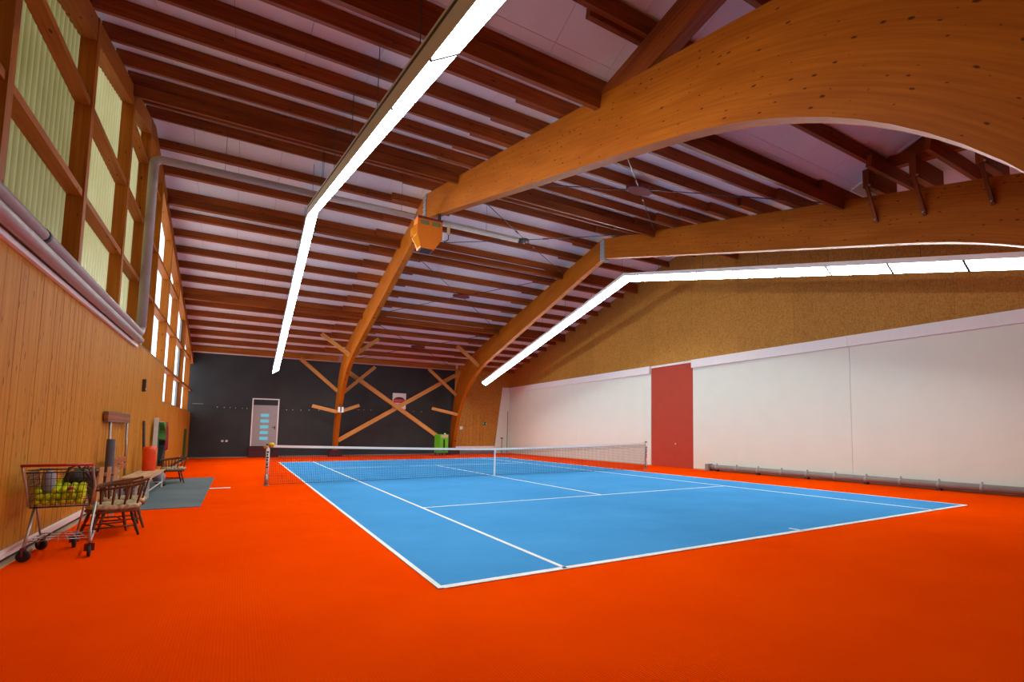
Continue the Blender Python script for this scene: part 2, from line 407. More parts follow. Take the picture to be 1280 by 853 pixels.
for i in range(len(edges)-1):
    y0 = edges[i]; y1 = edges[i+1]-PW if i < len(PE) else YB
    z0 = 3.515 if y0 < 17 else 2.372
    W = empty('window_%d' % (i+1), (XL-.11, (y0+y1)/2, z0)); tag(W, '%s window bay from the near end of the wood wall' % (ORD[i+1]), None, None, 'structure')
    def ztop(y):
        d = y-YR
        return (zdorm(d)-.3 if d < DV else zb(d))
    # sloping head plank under the purlins
    ys = [y0]+([YR] if y0 < YR < y1 else [])+[y1]
    for a, b in zip(ys[:-1], ys[1:]):
        MB().beam((XL-.11, a, ztop(a)-.2), (XL-.11, b, ztop(b)-.2), .19, .36).build('head_plank', 'post', W)
    for z in (3.5, 4.93, 6.33, 7.76):
        if z-.1 > z0 and z < min(ztop(y0), ztop(y1))-.45:
            MB().beam((XL-.11, y0, z), (XL-.11, y1, z), .17, .10).build('rail', 'post', W)
    xg = XL-.215
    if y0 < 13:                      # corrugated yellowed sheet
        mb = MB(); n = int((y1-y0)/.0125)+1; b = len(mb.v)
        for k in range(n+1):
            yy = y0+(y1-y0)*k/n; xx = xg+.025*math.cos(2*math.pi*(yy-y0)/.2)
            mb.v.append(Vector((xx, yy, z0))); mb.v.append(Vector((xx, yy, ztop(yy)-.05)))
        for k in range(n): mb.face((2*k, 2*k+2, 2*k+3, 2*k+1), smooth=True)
        mb.build('corrugated_sheet', 'sheet_dim' if y0 < 4 else 'sheet', W)
    else:
        MB().prism([(y0, z0), (y1, z0), (y1, ztop(y1)-.05), (y0, ztop(y0)-.05)], 'x', xg, xg+.008).build('pane', 'glass', W)
        if 20 < y0 < 24: MB().box(xg+.02, xg+.07, y1-.12, y1, z0, ztop(y1)-.4).build('grey_jamb', 'grey_frame', W)

# back wall
wb = tag(empty('wall_back', (4, YB, 0)), 'charcoal painted end wall behind the far baseline', None, None, 'structure')
MB().box(XL-.2, -1.05, YB, YB+.12, 0, 5.7).build('dark_wall_panel', 'dark', wb)
MB().box(-1.05, .27, YB, YB+.12, 3.2, 5.7).build('dark_wall_panel', 'dark', wb)
MB().box(.27, XR+.1, YB, YB+.12, 0, 5.7).build('dark_wall_panel', 'dark', wb)
MB().box(-1.3, .5, YB+.35, YB+.4, 0, 3.6).build('door_recess', 'black', wb)
b = MB().box(XL, 9.7, YB-.03, YB, 0, .05).build('baseboard_back', 'grey_wall'); tag(b, 'pale strip at the foot of the charcoal wall', None, None, 'structure')
OY = 29.55
ob = MB().prism([(9.98, .5), (12.78, .5), (13.30, 4.45), (13.30, 5.58), (9.98, 5.58)], 'y', OY, OY+.08).build('osb_panel', 'osb', wb)
MB().prism([(12.78, .0), (XR, .0), (XR, 4.5), (13.30, 4.5)], 'y', OY-.01, OY+.06).build('white_wedge_panel', 'white', wb)
MB().prism([(13.30, 4.5), (XR, 4.5), (XR, 5.6), (13.30, 5.6)], 'y', OY, OY+.08).build('osb_panel', 'osb', wb)
MB().box(9.98, 12.8, OY-.03, OY+.06, .3, .5).build('white_base_strip', 'whitetrim', wb)
MB().box(9.98, 12.8, OY-.01, OY+.06, 0, .3).build('grey_base', 'grey_wall', wb)
D2 = empty('door_2', (11, OY, .5)); tag(D2, 'wood boarded double door beneath the strand board at the far right', None, None, 'structure')
x = 10.05
while x < 12.1:
    x1 = x+.24; MB().box(x+.008, x1-.008, OY-.03, OY, .5, 2.6).build('board', 'osb', D2); x = x1
# door in the charcoal wall
D1 = empty('door_1', (-.39, YB, .6)); tag(D1, 'grey door with five blue glass slots in the charcoal wall', None, None, 'structure')
MB().box(-1.02, -.96, YB-.03, YB+.05, .6, 3.2).box(.18, .24, YB-.03, YB+.05, .6, 3.2).box(-.96, .18, YB-.03, YB+.05, 3.14, 3.2).build('door_frame', 'whitetrim', D1)
MB().box(-.96, .18, YB+.02, YB+.07, .6, 2.83).build('door_leaf', 'door_grey', D1)
MB().box(-.96, .18, YB+.05, YB+.09, 2.83, 3.14).build('dark_transom', 'black', D1)
for k in range(5):
    zz = .93+k*.315; MB().box(-.60, -.22, YB+.005, YB+.03, zz, zz+.17).build('blue_glass_slot', 'blue_glass', D1)
MB().tube([(.08, YB+.02, 1.62), (.08, YB-.05, 1.62), (-.04, YB-.05, 1.62)], .014, 8).box(.06, .10, YB+.01, YB+.02, 1.5, 1.7).build('door_handle', 'black', D1)
st = MB().box(-1.08, .30, YB-.5, YB, 0, .30).box(-1.08, .30, YB-.22, YB, .30, .58).build('door_step', 'burgundy'); tag(st, 'burgundy concrete steps below the grey end wall door', 'step')

# right wall
wr = tag(empty('wall_right', (XR, YR, 0)), 'white partition wall with strand board above', None, None, 'structure')
ZW = 4.49
for y0, y1 in ((YF, -2.6), (-2.6, 4.27), (4.27, 11.24), (13.98, 20.42), (20.42, 26.9), (26.9, OY)):
    MB().box(XR, XR+.08, y0+.006, y1-.006, 0, 4.2).build('wall_panel', 'white', wr)
    MB().box(XR-.10, XR+.06, y0+.004, y1-.004, 4.16, ZW).build('header_band', 'whitetrim', wr)
MB().box(XR-.012, XR+.06, 11.24, 13.98, 4.40, ZW).build('header_band', 'whitetrim', wr)
MB().box(XR+.085, XR+.12, YF, YB, 0, 10.45).build('wall_core', 'gap', wr)
y = YF; XO = XR-.02
while y < YB:
    y1 = min(y+2.5, YB)
    pts = [(y+.003, ZW), (y1-.003, ZW), (y1-.003, zc(y1-YR)+.05)]
    if y < YR < y1: pts.append((YR, zc(0)+.05))
    pts.append((y+.003, zc(y-YR)+.05))
    zm = 6.75
    if max(p[1] for p in pts) > zm+.3:
        lo = [(y+.003, ZW), (y1-.003, ZW), (y1-.003, min(zm, pts[2][1])), (y+.003, min(zm, pts[-1][1]))]
        MB().prism(lo, 'x', XO, XO+.03).build('osb_sheet', 'osb', wr)
        up = [(y+.003, min(zm, pts[-1][1])+.005), (y1-.003, min(zm, pts[2][1])+.005)]+pts[2:]
        if up[1][1] < up[2][1] or len(up) > 4 or up[0][1] < up[-1][1]: MB().prism(up, 'x', XO, XO+.03).build('osb_sheet', 'osb', wr)
    else: MB().prism(pts, 'x', XO, XO+.03).build('osb_sheet', 'osb', wr)
    y = y1
D3 = empty('door_3', (XR, 12.6, 0)); tag(D3, 'brick red door leaf between the white wall panels', None, None, 'structure')
MB().box(XR+.015, XR+.07, 11.25, 13.97, .01, 4.42).build('door_leaf', 'red_door', D3)
MB().lathe([(.03, 0), (.03, .02), (.012, .03)], (XR+.012, 12.35, 1.0), 10, 'x').build('white_knob', 'whitetrim', D3)
b = MB().box(XR-.05, XR, YF, 11.2, 0, .035).box(XR-.03, XR, 13.98, OY, 0, .03).build('baseboard_right', 'beige'); tag(b, 'thin beige strip at the foot of the white partition', None, None, 'structure')

# front wall behind the camera
wf = MB().box(XL-.3, XR+.2, YF-.2, YF, 0, 10.45).build('wall_front', 'dark'); tag(wf, 'charcoal wall behind the camera', None, None, 'structure')

# ceiling boards
cg = tag(empty('ceiling', (4, YR, 9)), 'pale ceiling boards above the purlins', None, None, 'structure')
xs = [XL-.25]+[-2.95+.98*k for k in range(18)]; xs = [x for x in xs if x < XR]+[XR+.05]
zbay2 = lambda d: zb2(d)+.02
zb2 = lambda d: 7.30-.125*(abs(d)-10.6)          # underside of the trimmer beam over the right arch
def cpanel(x0, x1, d0, d1, fz):
    g = .006
    p = [(x0+g/2, YR+d0+g/2), (x1-g/2, YR+d0+g/2), (x1-g/2, YR+d1-g/2), (x0+g/2, YR+d1-g/2)]
    mb = MB(); b = 0
    mb.v = [Vector((a, c, fz(c-YR))) for a, c in p]+[Vector((a, c, fz(c-YR)+.03)) for a, c in p]
    for q in ((3, 2, 1, 0), (4, 5, 6, 7), (0, 1, 5, 4), (1, 2, 6, 5), (2, 3, 7, 6), (3, 0, 4, 7)): mb.face(q)
    mb.build('ceiling_panel', 'ceiling', cg)
rows = [18.15*k/7 for k in range(8)]
for x0, x1 in zip(xs[:-1], xs[1:]):
    for a, b in zip(rows[:-1], rows[1:]):
        cpanel(x0, x1, a, b, zc)
        if b < 10.2: cpanel(x0, x1, -b, -a, zc)
        else:
            if a < 10.2: cpanel(x0, x1, -10.2, -a, zc)
            if x0 < AX[1]: cpanel(x0, min(x1, AX[1]), -b, min(-a, -10.2), zdorm)
            if x1 > AX[1]: cpanel(max(x0, AX[1]), x1, -b, min(-a, -10.2), zbay2)
MB().box(XL-.3, XR+.2, YF-.2, YB+.2, 10.4, 10.45).build('roof_deck', 'gap', cg)
MB().box(AX[1], XR+.1, YR-10.22, YR-10.19, 7.1, 7.42).build('riser_board', 'ceiling', cg)
MB().box(XL-.3, XR+.1, YB+.12, YB+.18, 5.3, 10.45).build('upper_end_wall', 'gap', cg)
MB().prism([(YF, zdorm(YF-YR)-.3), (YR+DV, zb(DV)-.03), (YR, zb(0)-.03), (YB, zb(YB-YR)-.03), (YB, 10.45), (YF, 10.45)], 'x', XL-.27, XL-.24).build('upper_gable', 'ceiling', cg)

# ------------------------------------------------------------------ arches (three hinged glulam)
def bez(P, n=14):
    return [tuple(sum(c*p[j] for c, p in zip(((1-t)**3, 3*t*(1-t)**2, 3*t*t*(1-t), t**3), P)) for j in (0, 1)) for t in [k/n for k in range(n+1)]]
LOW = [(.05+k*11.45/12, 8.19-.239*(.05+k*11.45/12-.05)) for k in range(12)]+bez([(11.5, 5.453), (14.3, 4.78), (16.4, 3.6), (17.05, .35)])
UPP = [(.05+k*12.45/12, 8.98-SL*(.05+k*12.45/12)) for k in range(12)]+bez([(12.5, 6.38), (15.6, 5.735), (17.3, 5.2), (17.72, .35)])
def resample(P, n):
    # centripetal smooth via Catmull-Rom then equal arc-length
    Q = []
    for i in range(len(P)-1):
        p0 = P[max(i-1, 0)]; p1 = P[i]; p2 = P[i+1]; p3 = P[min(i+2, len(P)-1)]
        for k in range(12):
            t = k/12
            Q.append(tuple(.5*((2*p1[j])+(-p0[j]+p2[j])*t+(2*p0[j]-5*p1[j]+4*p2[j]-p3[j])*t*t+(-p0[j]+3*p1[j]-3*p2[j]+p3[j])*t**3) for j in (0, 1)))
    Q.append(P[-1]); L = [0]
    for a, b in zip(Q[:-1], Q[1:]): L.append(L[-1]+math.dist(a, b))
    out = []; k = 0
    for i in range(n+1):
        t = L[-1]*i/n
        while k < len(L)-2 and L[k+1] < t: k += 1
        q = (t-L[k])/max(1e-9, L[k+1]-L[k]); out.append((Q[k][0]+(Q[k+1][0]-Q[k][0])*q, Q[k][1]+(Q[k+1][1]-Q[k][1])*q))
    return out
NA = 56
RL, RU = resample(LOW, NA), resample(UPP, NA)
AT = .20
for ai, ax in enumerate(AX):
    A = thing('glulam_arch', (ax, YR, 0), ('orange glulam arch nearer the wood wall, crossing the net' if ai == 0 else 'orange glulam arch farther right, nearer the white partition'), 'arch', 'glulam roof arches')
    for sg in (1, -1):
        mb = MB(); U = 0
        for i in range(NA+1):
            for sx in (-1, 1):
                for (d, z) in (RL[i], RU[i]): mb.v.append(Vector((ax+sx*AT/2, YR+sg*d, z)))
        for i in range(NA):
            a = 4*i; b = a+4; L = math.dist(((RL[i][0]+RU[i][0])/2, (RL[i][1]+RU[i][1])/2), ((RL[i+1][0]+RU[i+1][0])/2, (RL[i+1][1]+RU[i+1][1])/2))
            h0, h1 = math.dist(RL[i], RU[i]), math.dist(RL[i+1], RU[i+1])
            sd = 8*(sg < 0)
            q = [(a, b, b+1, a+1), (a+2, a+3, b+3, b+2), (a, a+2, b+2, b), (a+1, b+1, b+3, a+3)]
            uvs = [[(U+sd, 0), (U+L+sd, 0), (U+L+sd, h1), (U+sd, h0)], [(U+30+sd, 0), (U+30+sd, h0), (U+L+30+sd, h1), (U+L+30+sd, 0)], [(U, .003), (U, .04), (U+L, .04), (U+L, .003)], [(U, .003), (U+L, .003), (U+L, .04), (U, .04)]]
            for qq, uu in zip(q, uvs):
                if sg < 0: qq = qq[::-1]; uu = uu[::-1]
                mb.face(qq, uu)
            U += L
        mb.face((1, 0, 2, 3) if sg < 0 else (0, 1, 3, 2)); e = 4*NA; mb.face((e, e+1, e+3, e+2) if sg < 0 else (e+1, e, e+2, e+3))
        mb.build('arch_half', 'glulam', A)
    mb = MB()
    for sx in (-1, 1):
        mb.box(ax+sx*.112-.008, ax+sx*.112+.008, YR-.15, YR+.15, 8.10, 8.93)
    mb.box(ax-.1, ax+.1, YR-.03, YR+.03, 8.16, 9.0)
    hp = mb.build('hinge_plate', 'steel', A); tag(hp, 'galvanised steel hinge plate at the ridge')
    mb = MB()
    for sx in (-1, 1):
        for k in range(5):
            for yy in (-.09, .09): mb.lathe([(.014, -.012), (.014, .012)], (ax+sx*.124, YR+yy, 8.26+.16*k), 8, 'x')
    tag(mb.build('bolt', 'gap', hp), None, None, None, 'stuff')
    for sg in (1, -1):
        y = YR+sg*17.38; p = MB().box(ax-.32, ax+.32, y-.5, min(y+.5, OY-.04 if ai else 99), 0, .35).build('arch_plinth', 'burgundy', org=(ax, y, 0))
        tag(p, 'burgundy concrete plinth under the %s foot of the %s arch' % ('far' if sg > 0 else 'near', 'left' if ai == 0 else 'right'), 'plinth', 'arch plinths')

# saddle beam carrying the rising near roof on each arch
sb = MB().beam((AX[0], YR-9.95, 6.70), (AX[0], YR-15.5, 7.50), .19, .50).build('saddle_beam', 'purlin', org=(AX[0], YR-10, 6.9)); tag(sb, 'inclined wood beam rising from the near side of the left arch', 'beam')
ck = thing('roof_cheek', (AX[1], YR-12, 7), 'brown boarded cheek where the raised roof meets the right arch', 'cladding')
d = 10.25
while d < 17:
    d1 = d+.55; zt0, zt1 = zdorm(d), zdorm(d1); zl0, zl1 = zb2(d)+.02, zb2(d1)+.02
    if zt0-zl0 > .01: MB().prism([(YR-d, zl0), (YR-d1+.01, zl1), (YR-d1+.01, zt1), (YR-d, zt0)], 'x', AX[1]-.02, AX[1]+.02).build('cheek_board', 'purlin', ck)
    d = d1
MB().beam((AX[1]-.05, YR-10.25, zdorm(10.25)-.035), (AX[1]-.05, YR-17, zdorm(17)-.035), .05, .06).build('pale_trim', 'whitetrim', ck)
sb2 = MB().beam((AX[1], YR-10.45, zb2(10.45)+.13), (AX[1], YR-17.5, zb2(17.5)+.13), .16, .26).build('saddle_beam', 'purlin', org=(AX[1], YR-10.4, 7.4)); tag(sb2, 'wood trimmer beam running above the near side of the right arch', 'beam')
for k, d in enumerate((10.75, 11.75, 12.95)):
    zt = zb2(d)+.02; zd_ = 6.90-.17*(d-10.75)
    s = thing('purlin_stub', (AX[1]-.1, YR-d, zd_), '%s purlin end above the right arch with a slanted strut, counted towards the camera' % ORD[k+1], 'purlin', 'purlin ends with struts on the right arch')
    MB().box(AX[1]-.30, AX[1]+.9, YR-d-.07, YR-d+.07, zd_, zt).build('stub_block', 'purlin', s)
    MB().beam((AX[1]-.26, YR-d, zd_+.02), (AX[1]-.125, YR-d-.12, zd_-.80), .07, .05, up=(1, 0, 0)).build('strut', 'purlin', s)
    MB().lathe([(.018, -.03), (.018, .012)], (AX[1]-.16, YR-d-.11, zd_-.75), 8, 'x').lathe([(.018, -.03), (.018, .012)], (AX[1]-.28, YR-d-.08, zd_+.02), 8, 'x').build('bolt', 'steel', s)['kind'] = 'stuff'

# ------------------------------------------------------------------ purlins
DS = [.85+1.15*k for k in range(14)]
bays = ((XL-.12, AX[0]+.95, 'left of the left arch', 0), (AX[0]-.95, AX[1]+.95, 'between both arches', .125), (AX[1]-.95, XO, 'right of the right arch', 0))
for sg in (1, -1):
    for k, d0 in enumerate(DS):
        if sg < 0 and d0 > 13: continue
        for bi, (x0, x1, where, oy) in enumerate(bays):
            if sg < 0 and bi == 0 and d0 > 11.5: continue
            if sg < 0 and bi == 1 and d0 > 11.5: x1 = x1-.95
            d = d0-oy if bi == 1 else d0
            z = zb(d)+.12
            if sg < 0 and d0 > 10.2:
                z = zdorm(d)-.13 if bi < 2 else zbay2(d)-.13
            nrm = (0, sg*SL, 1)
            y = YR+sg*d
            o = MB().beam((x0, y, z), (x1, y, z), .115, .24, up=nrm).build('roof_purlin', 'purlin', org=((x0+x1)/2, y, z))
            tag(o, '%s slope roof purlin %s, %s one from the ridge' % ('far' if sg > 0 else 'near', where, ORD[k+1]), 'purlin', 'roof purlins')
            if k in (2, 8):
                a = (XL-.1, AX[0]+AT/2, AX[1]+AT/2)[bi]; b = (AX[0]-AT/2, AX[1]-AT/2, XO)[bi]
                yy = YR+sg*d0; zz = zb(d0)-.115
                s = MB().beam((a, yy, zz), (b, yy, zz), .13, .225, up=nrm).build('strut_beam', 'purlin', org=((a+b)/2, yy, zz))
                tag(s, 'deep beam %s, %s the ridge on the %s slope' % (where, 'nearer' if k == 2 else 'farther from', 'far' if sg > 0 else 'near'), 'beam', 'deep strut beams under the purlins')
for x0, x1, wh in ((XL-.1, AX[0]-AT/2, 'left of the left arch'), (AX[0]+AT/2, AX[1]-AT/2, 'between the two arches'), (AX[1]+AT/2, XO, 'right of the right arch')):
    o = MB().beam((x0, YR+16.95, 5.56), (x1, YR+16.95, 5.56), .14, .27).build('eave_beam', 'post', org=((x0+x1)/2, YR+16.95, 5.56)); tag(o, 'orange eave beam above the charcoal wall, %s' % wh, 'beam', 'eave beams')

# ------------------------------------------------------------------ knee braces and the big cross
def brace(p, q, label, w=.12, h=.18, name='knee_brace'):
    o = MB().beam(p, q, h, w, up=(0, 1, 0)).build(name, 'brace', org=p); tag(o, label, 'brace', 'timber braces at the far end'); return o
brace((1.02, 28.5, 5.38), (2.93, 28.5, 3.68), 'knee brace rising left from the far foot of the left arch to the eave beam')
brace((3.13, 28.5, 3.52), (4.85, 28.5, 5.2), 'knee brace rising right from the far foot of the left arch to the eave beam')
brace((1.72, 28.6, 2.82), (2.93, 28.2, 2.50), 'short stub beam left of the number plate on the left arch')
brace((3.13, 28.2, 2.55), (4.08, 28.6, 2.92), 'short stub beam right of the number plate on the left arch')
brace((1.58, YR+12.95, 6.28), (2.93, YR+12.95, 5.30), 'upper knee brace from the left arch to the roof, left side')
brace((3.13, YR+12.9, 5.32), (4.25, YR+12.9, 6.28), 'upper knee brace from the left arch to the roof, right side')
brace((7.95, 28.5, 5.3), (9.73, 28.5, 3.75), 'knee brace from the eave beam to the far foot of the right arch')
brace((8.25, 28.6, 2.88), (9.73, 28.2, 2.52), 'short stub beam left of the far foot of the right arch')
brace((8.40, YR+12.8, 6.30), (9.73, YR+12.8, 5.25), 'upper knee brace from the right arch to the roof')
o = brace((3.2, 28.75, 5.02), (8.75, 28.75, 1.12), 'cross brace falling from the left arch to beside the green machine', .11, .23, 'cross_brace')
o = brace((3.13, 28.87, .92), (9.73, 28.87, 5.05), 'cross brace rising from the foot of the left arch to the right arch', .11, .23, 'cross_brace')

# number plate on the left arch
i = 44
npz = 2.62; dd = 16.03
NP = thing('number_plate', (AX[0]-.02, YR+dd-.14, npz), 'white square plate with a black number 1 on the left arch', 'sign')
MB().box(AX[0]-.14, AX[0]+.14, YR+dd-.16, YR+dd-.14, npz-.15, npz+.15).build('plate', 'whitetrim', NP)
text_mesh('1', .36, 'black', NP, (AX[0], YR+dd-.163, npz), (math.pi/2, 0, 0))

# ------------------------------------------------------------------ rod bracing in the middle bay
def rod_cross(dc, half, label, k=1.0, mat='rust'):
    x0, x1 = AX[0]+.1, AX[1]-.1; xm = (x0+x1)/2+.0; zr = lambda d: 9.0-SL*abs(d)-.04
    zcen = zr(dc) if abs(dc) > 1 else 8.25
    R = thing('rod_bracing', (xm, YR+dc, zcen), label, 'bracing', 'tension rod crosses under the roof')
    MB().prism([(xm+k*a, YR+dc+k*b) for a, b in ((-.36, -.08), (-.12, -.22), (.12, -.22), (.36, -.08), (.36, .08), (.12, .22), (-.12, .22), (-.36, .08))], 'z', zcen-.05, zcen+.03).build('centre_plate', mat, R)
    for sx in (-1, 1):
        for sy in (-1, 1):
            p = Vector((xm+sx*.1, YR+dc+sy*.1, zcen-.01)); q = Vector((x0 if sx < 0 else x1, YR+dc+sy*half, zr(dc+sy*half)-.05))
            rd = MB().tube([p, q], .013, 6).build('tension_rod', 'wire', R)
            t = (q-p).normalized(); MB().tube([p+t*.5, p+t*.72], .026, 6).build('turnbuckle', 'rust', rd)
rod_cross(6.6, 3.4, 'tension rod cross with a red centre plate on the far slope nearest the ridge')
rod_cross(13.5, 3.3, 'tension rod cross with a red centre plate close to the far wall')
rod_cross(-6.6, 3.4, 'tension rod cross with a red centre plate on the near slope')
rod_cross(0, 3.0, 'tension rod cross hanging below the roof ridge', .4, 'gap')

# ------------------------------------------------------------------ light strips
ZL, SLL = 7.508, .2122
def zl(y): return ZL-SLL*abs(y-YR)
def strip(x0, sg, y0, y1, bounds, label):
    T = thing('strip_light', (x0, YR, ZL), label, 'light', 'long strip lights along the court')
    prof = [(0, 0), (.26, .18), (.26, .30), (.0, .30)]
    for a, b in ((y0, YR), (YR, y1)):
        mb = MB()
        for yy in (a, b):
            for px, pz in prof: mb.v.append(Vector((x0+sg*px, yy, zl(yy)+pz)))
        qs = [(1, 5, 6, 2), (2, 6, 7, 3), (3, 7, 4, 0), (0, 4, 5, 1), (0, 1, 2, 3), (7, 6, 5, 4)]
        for q in qs: mb.face(q if sg > 0 else q[::-1])
        mb.build('housing', 'lamp_housing', T)
        g = MB()
        for yy in (a, b):
            for px, pz in ((-.012, .215), (.0, .215), (.0, .24), (-.012, .24)): g.v.append(Vector((x0+sg*px, yy, zl(yy)+pz)))
        for q in ((0, 4, 5, 1), (1, 5, 6, 2), (2, 6, 7, 3), (3, 7, 4, 0)): g.face(q)
        g.build('cable_channel', 'gap', T)
    nx, nz = .18/.316, -.26/.316      # outward normal of the lens (towards court, down)
    for a, b in zip(bounds[:-1], bounds[1:]):
        mb = MB(); g = .03
        for yy in (a+g, b-g):
            for t in (.02, .98):
                for off in (.0, .012): mb.v.append(Vector((x0+sg*(.26*t+nx*off), yy, zl(yy)+.18*t+nz*off)))
        qs = [(1, 3, 7, 5), (0, 4, 6, 2), (0, 1, 5, 4), (2, 6, 7, 3), (0, 2, 3, 1), (4, 5, 7, 6)]
        for q in qs: mb.face(q if sg > 0 else q[::-1])
        mb.build('diffuser', 'lens', T)
        dv = MB()
        for yy in (b-.03, b+.03):
            for t in (.0, 1.0):
                for off in (.0, .018): dv.v.append(Vector((x0+sg*(.26*t+nx*off), yy, zl(yy)+.18*t+nz*off)))
        for q in qs: dv.face(q if sg > 0 else q[::-1])
        dv.build('diffuser_joint', 'gap', T)
    wz = MB()
    for yy in [YR+.3+2.3*k for k in range(-7, 7)]:
        if y0 < yy < y1:
            d = yy-YR; zt = (zc(d) if d > DV else zdorm(d)); wz = MB().tube([(x0+sg*.13, yy, zl(yy)+.29), (x0+sg*.13, yy, zt)], .006, 5)
            wz.build('suspension_wire', 'wire', T)
bn = [2.97-1.6*k for k in range(6, 0, -1)]+[2.97+1.6*k for k in range(6)]
bn = [b for b in bn if b > -1.7]+[YR]  # unseen near ends of the strips cut short to darken the near floor
strip(-.308, 1, -1.83, 26.85, [-1.83]+bn+[YR+1.575*k for k in range(1, 10)]+[26.85], 'long lit strip light hanging over the left side of the court')
strip(11.02, -1, -1.83, 26.85, [-1.83]+bn+[YR+1.575*k for k in range(1, 10)]+[26.85], 'long lit strip light hanging before the white partition')

# ------------------------------------------------------------------ pipes
P = thing('drain_pipe', (XL+.06, 5, 3.6), 'grey pipe along the sill, up between the windows and under the ridge', 'pipe')
px = XL+.115; zz = 7.79; pr, PR = .075, .092
A8 = [math.pi/2*k/6 for k in range(1, 7)]
run = [(px, YF+.1, 3.635), (px, 10.72, 3.635)]+[(px, 10.72+.18*math.sin(a), 3.635+.18*(1-math.cos(a))) for a in A8]
MB().tube(run+[(px, 10.9, 3.9)], pr, 14).build('sill_run', 'pipe', P)
MB().tube([(px, 10.9, 3.78), (px, 10.9, zz-.16)]+[(px+.16*(1-math.cos(a)), 10.9, zz-.16+.16*math.sin(a)) for a in A8]+[(5.7, 10.9, zz)], PR, 14).build('riser_run', 'pipe', P)
for y in (3.35,): MB().tube([(px, y-.05, 3.635), (px, y+.05, 3.635)], .083, 14).build('pipe_clamp', 'black', P)
MB().tube([(5.7, 10.9, zz), (5.95, 10.9, zz)], .08, 10).build('pipe_end', 'gap', P)
for x in (-2.2, -.05, 2.0, 4.6): MB().tube([(x, 10.9, zz), (x, 10.9, zc(1)-.02)], .005, 5).build('hanger_wire', 'wire', P)
P2 = MB().tube([(px, YF+.1, 3.482), (px, 10.9, 3.482)], .074, 14).build('sill_pipe', 'pipe', org=(px, 3, 3.5)); tag(P2, 'lower grey pipe resting along the top of the wood wall', 'pipe')
# floor duct
DU = thing('floor_duct', (XR-.16, 2, 0), 'long grey duct along the floor at the foot of the white partition', 'duct')
xd = XR-.17; zd = .15
MB().tube([(xd, YF+.1, zd), (xd, 9.75, zd), (xd+.02, 9.95, zd), (xd+.1, 10.15, zd-.02)], .095, 14).build('duct_tube', 'duct', DU)
MB().prism([(xd-.10, .01), (xd+.16, .01), (xd+.16, .26), (xd-.10, .26)], 'y', 10.12, 10.3).build('end_box', 'grey_wall', DU)
for k in range(15):
    y = 9.75-1.0*k
    c = MB().tube([(xd, y-.03, zd), (xd, y+.03, zd)], .106, 14).box(xd-.02, xd+.02, y-.015, y+.015, zd+.09, zd+.15).build('duct_clamp', 'steel', DU)
    if k % 2 == 0: MB().box(xd-.07, xd+.07, y-.05, y+.05, 0, .06).build('duct_foot', 'gap', DU)

# ------------------------------------------------------------------ orange box at the ridge with a small antenna beside it
OB = thing('ceiling_box', (2.8, 10.5, 7.2), 'orange angular box with two slots under the ridge of the left arch', 'box')
bx0, bx1, by0, by1 = 2.32, 3.03, 10.30, 10.72
MB().box(bx0, bx1, by0, by1, 7.060, 7.620).prism([(bx0, 7.060), (bx1, 7.060), (bx1-.22, 6.700), (bx0+.10, 6.700)], 'y', by0, by1).build('box_body', 'orange_box', OB)
for a, b in ((2.40, 2.64), (2.72, 2.97)): MB().box(a, b, by0-.012, by0+.01, 7.400, 7.520).build('slot', 'slot', OB)
MB().box(bx0, bx1, by0-.02, by0, 7.560, 7.620).build('top_lip', 'rust', OB)
MB().prism([(bx0-.012, 7.400), (bx0-.17, 7.180), (bx0-.17, 6.960), (bx0-.012, 7.100)], 'y', by0+.02, by0+.05).build('side_flap', 'orange_flap', OB)
MB().prism([(bx0+.0, 7.080), (bx0-.14, 6.900), (bx0+.01, 6.640), (bx0+.10, 6.780)], 'y', by0-.02, by0+.01).build('lower_flap', 'orange_flap', OB)
MB().box(bx0+.14, bx1-.26, by0+.02, by1-.02, 6.680, 6.698).build('dark_opening', 'black', OB)
for x in (2.95, 3.0): MB().box(x-.02, x+.02, by0+.15, by0+.19, 7.600, 7.900).build('hanger', 'gap', OB)
AN = thing('antenna_unit', (3.2, 10.5, 7.200), 'small white antenna unit on the right side of the orange box', 'antenna')
MB().box(3.035, 3.11, by0+.05, by0+.15, 7.060, 7.300).build('unit_body', 'whitetrim', AN)
MB().box(3.19, 3.27, by0+.05, by0+.09, 7.260, 7.560).build('antenna_panel', 'beige', AN)
MB().tube([(3.07, by0+.1, 7.080), (3.14, by0+.1, 7.040), (3.23, by0+.07, 7.120), (3.23, by0+.07, 7.260)], .015, 6).build('bracket', 'black', AN)

# ------------------------------------------------------------------ tennis net
N = thing('tennis_net', (5.485, YR, 0), 'tennis net with white tape stretched across the blue court', 'net')
xp = (-.914, 11.884)
def ztp(x):
    a = abs(x-5.485)/6.4; return .914+(1.07-.914)*(a**1.3)
mb = MB(); x = xp[0]+.06; cw = .0055; pitch = .045
X0, X1 = xp[0]+.06, xp[1]-.06; n = int((X1-X0)/pitch)
for k in range(n+1):
    x = X0+(X1-X0)*k/n; t = ztp(x)-.03
    mb.beam((x, YR, .035), (x, YR, t), cw, cw, up=(0, 1, 0))
nseg = 32; rowsn = 22
for rr in range(rowsn+1):
    fz = rr/rowsn
    for off in ((0, .012) if rr > rowsn-4 else (0,)):
        for k in range(nseg):
            xa = X0+(X1-X0)*k/nseg; xb = X0+(X1-X0)*(k+1)/nseg
            za = .035+(ztp(xa)-.065)*fz-off; zb_ = .035+(ztp(xb)-.065)*fz-off
            mb.beam((xa, YR, za), (xb, YR, zb_), cw, cw)
nm = mb.build('net_mesh', 'net', N); tag(nm, None, None, None, 'stuff')
mb = MB()
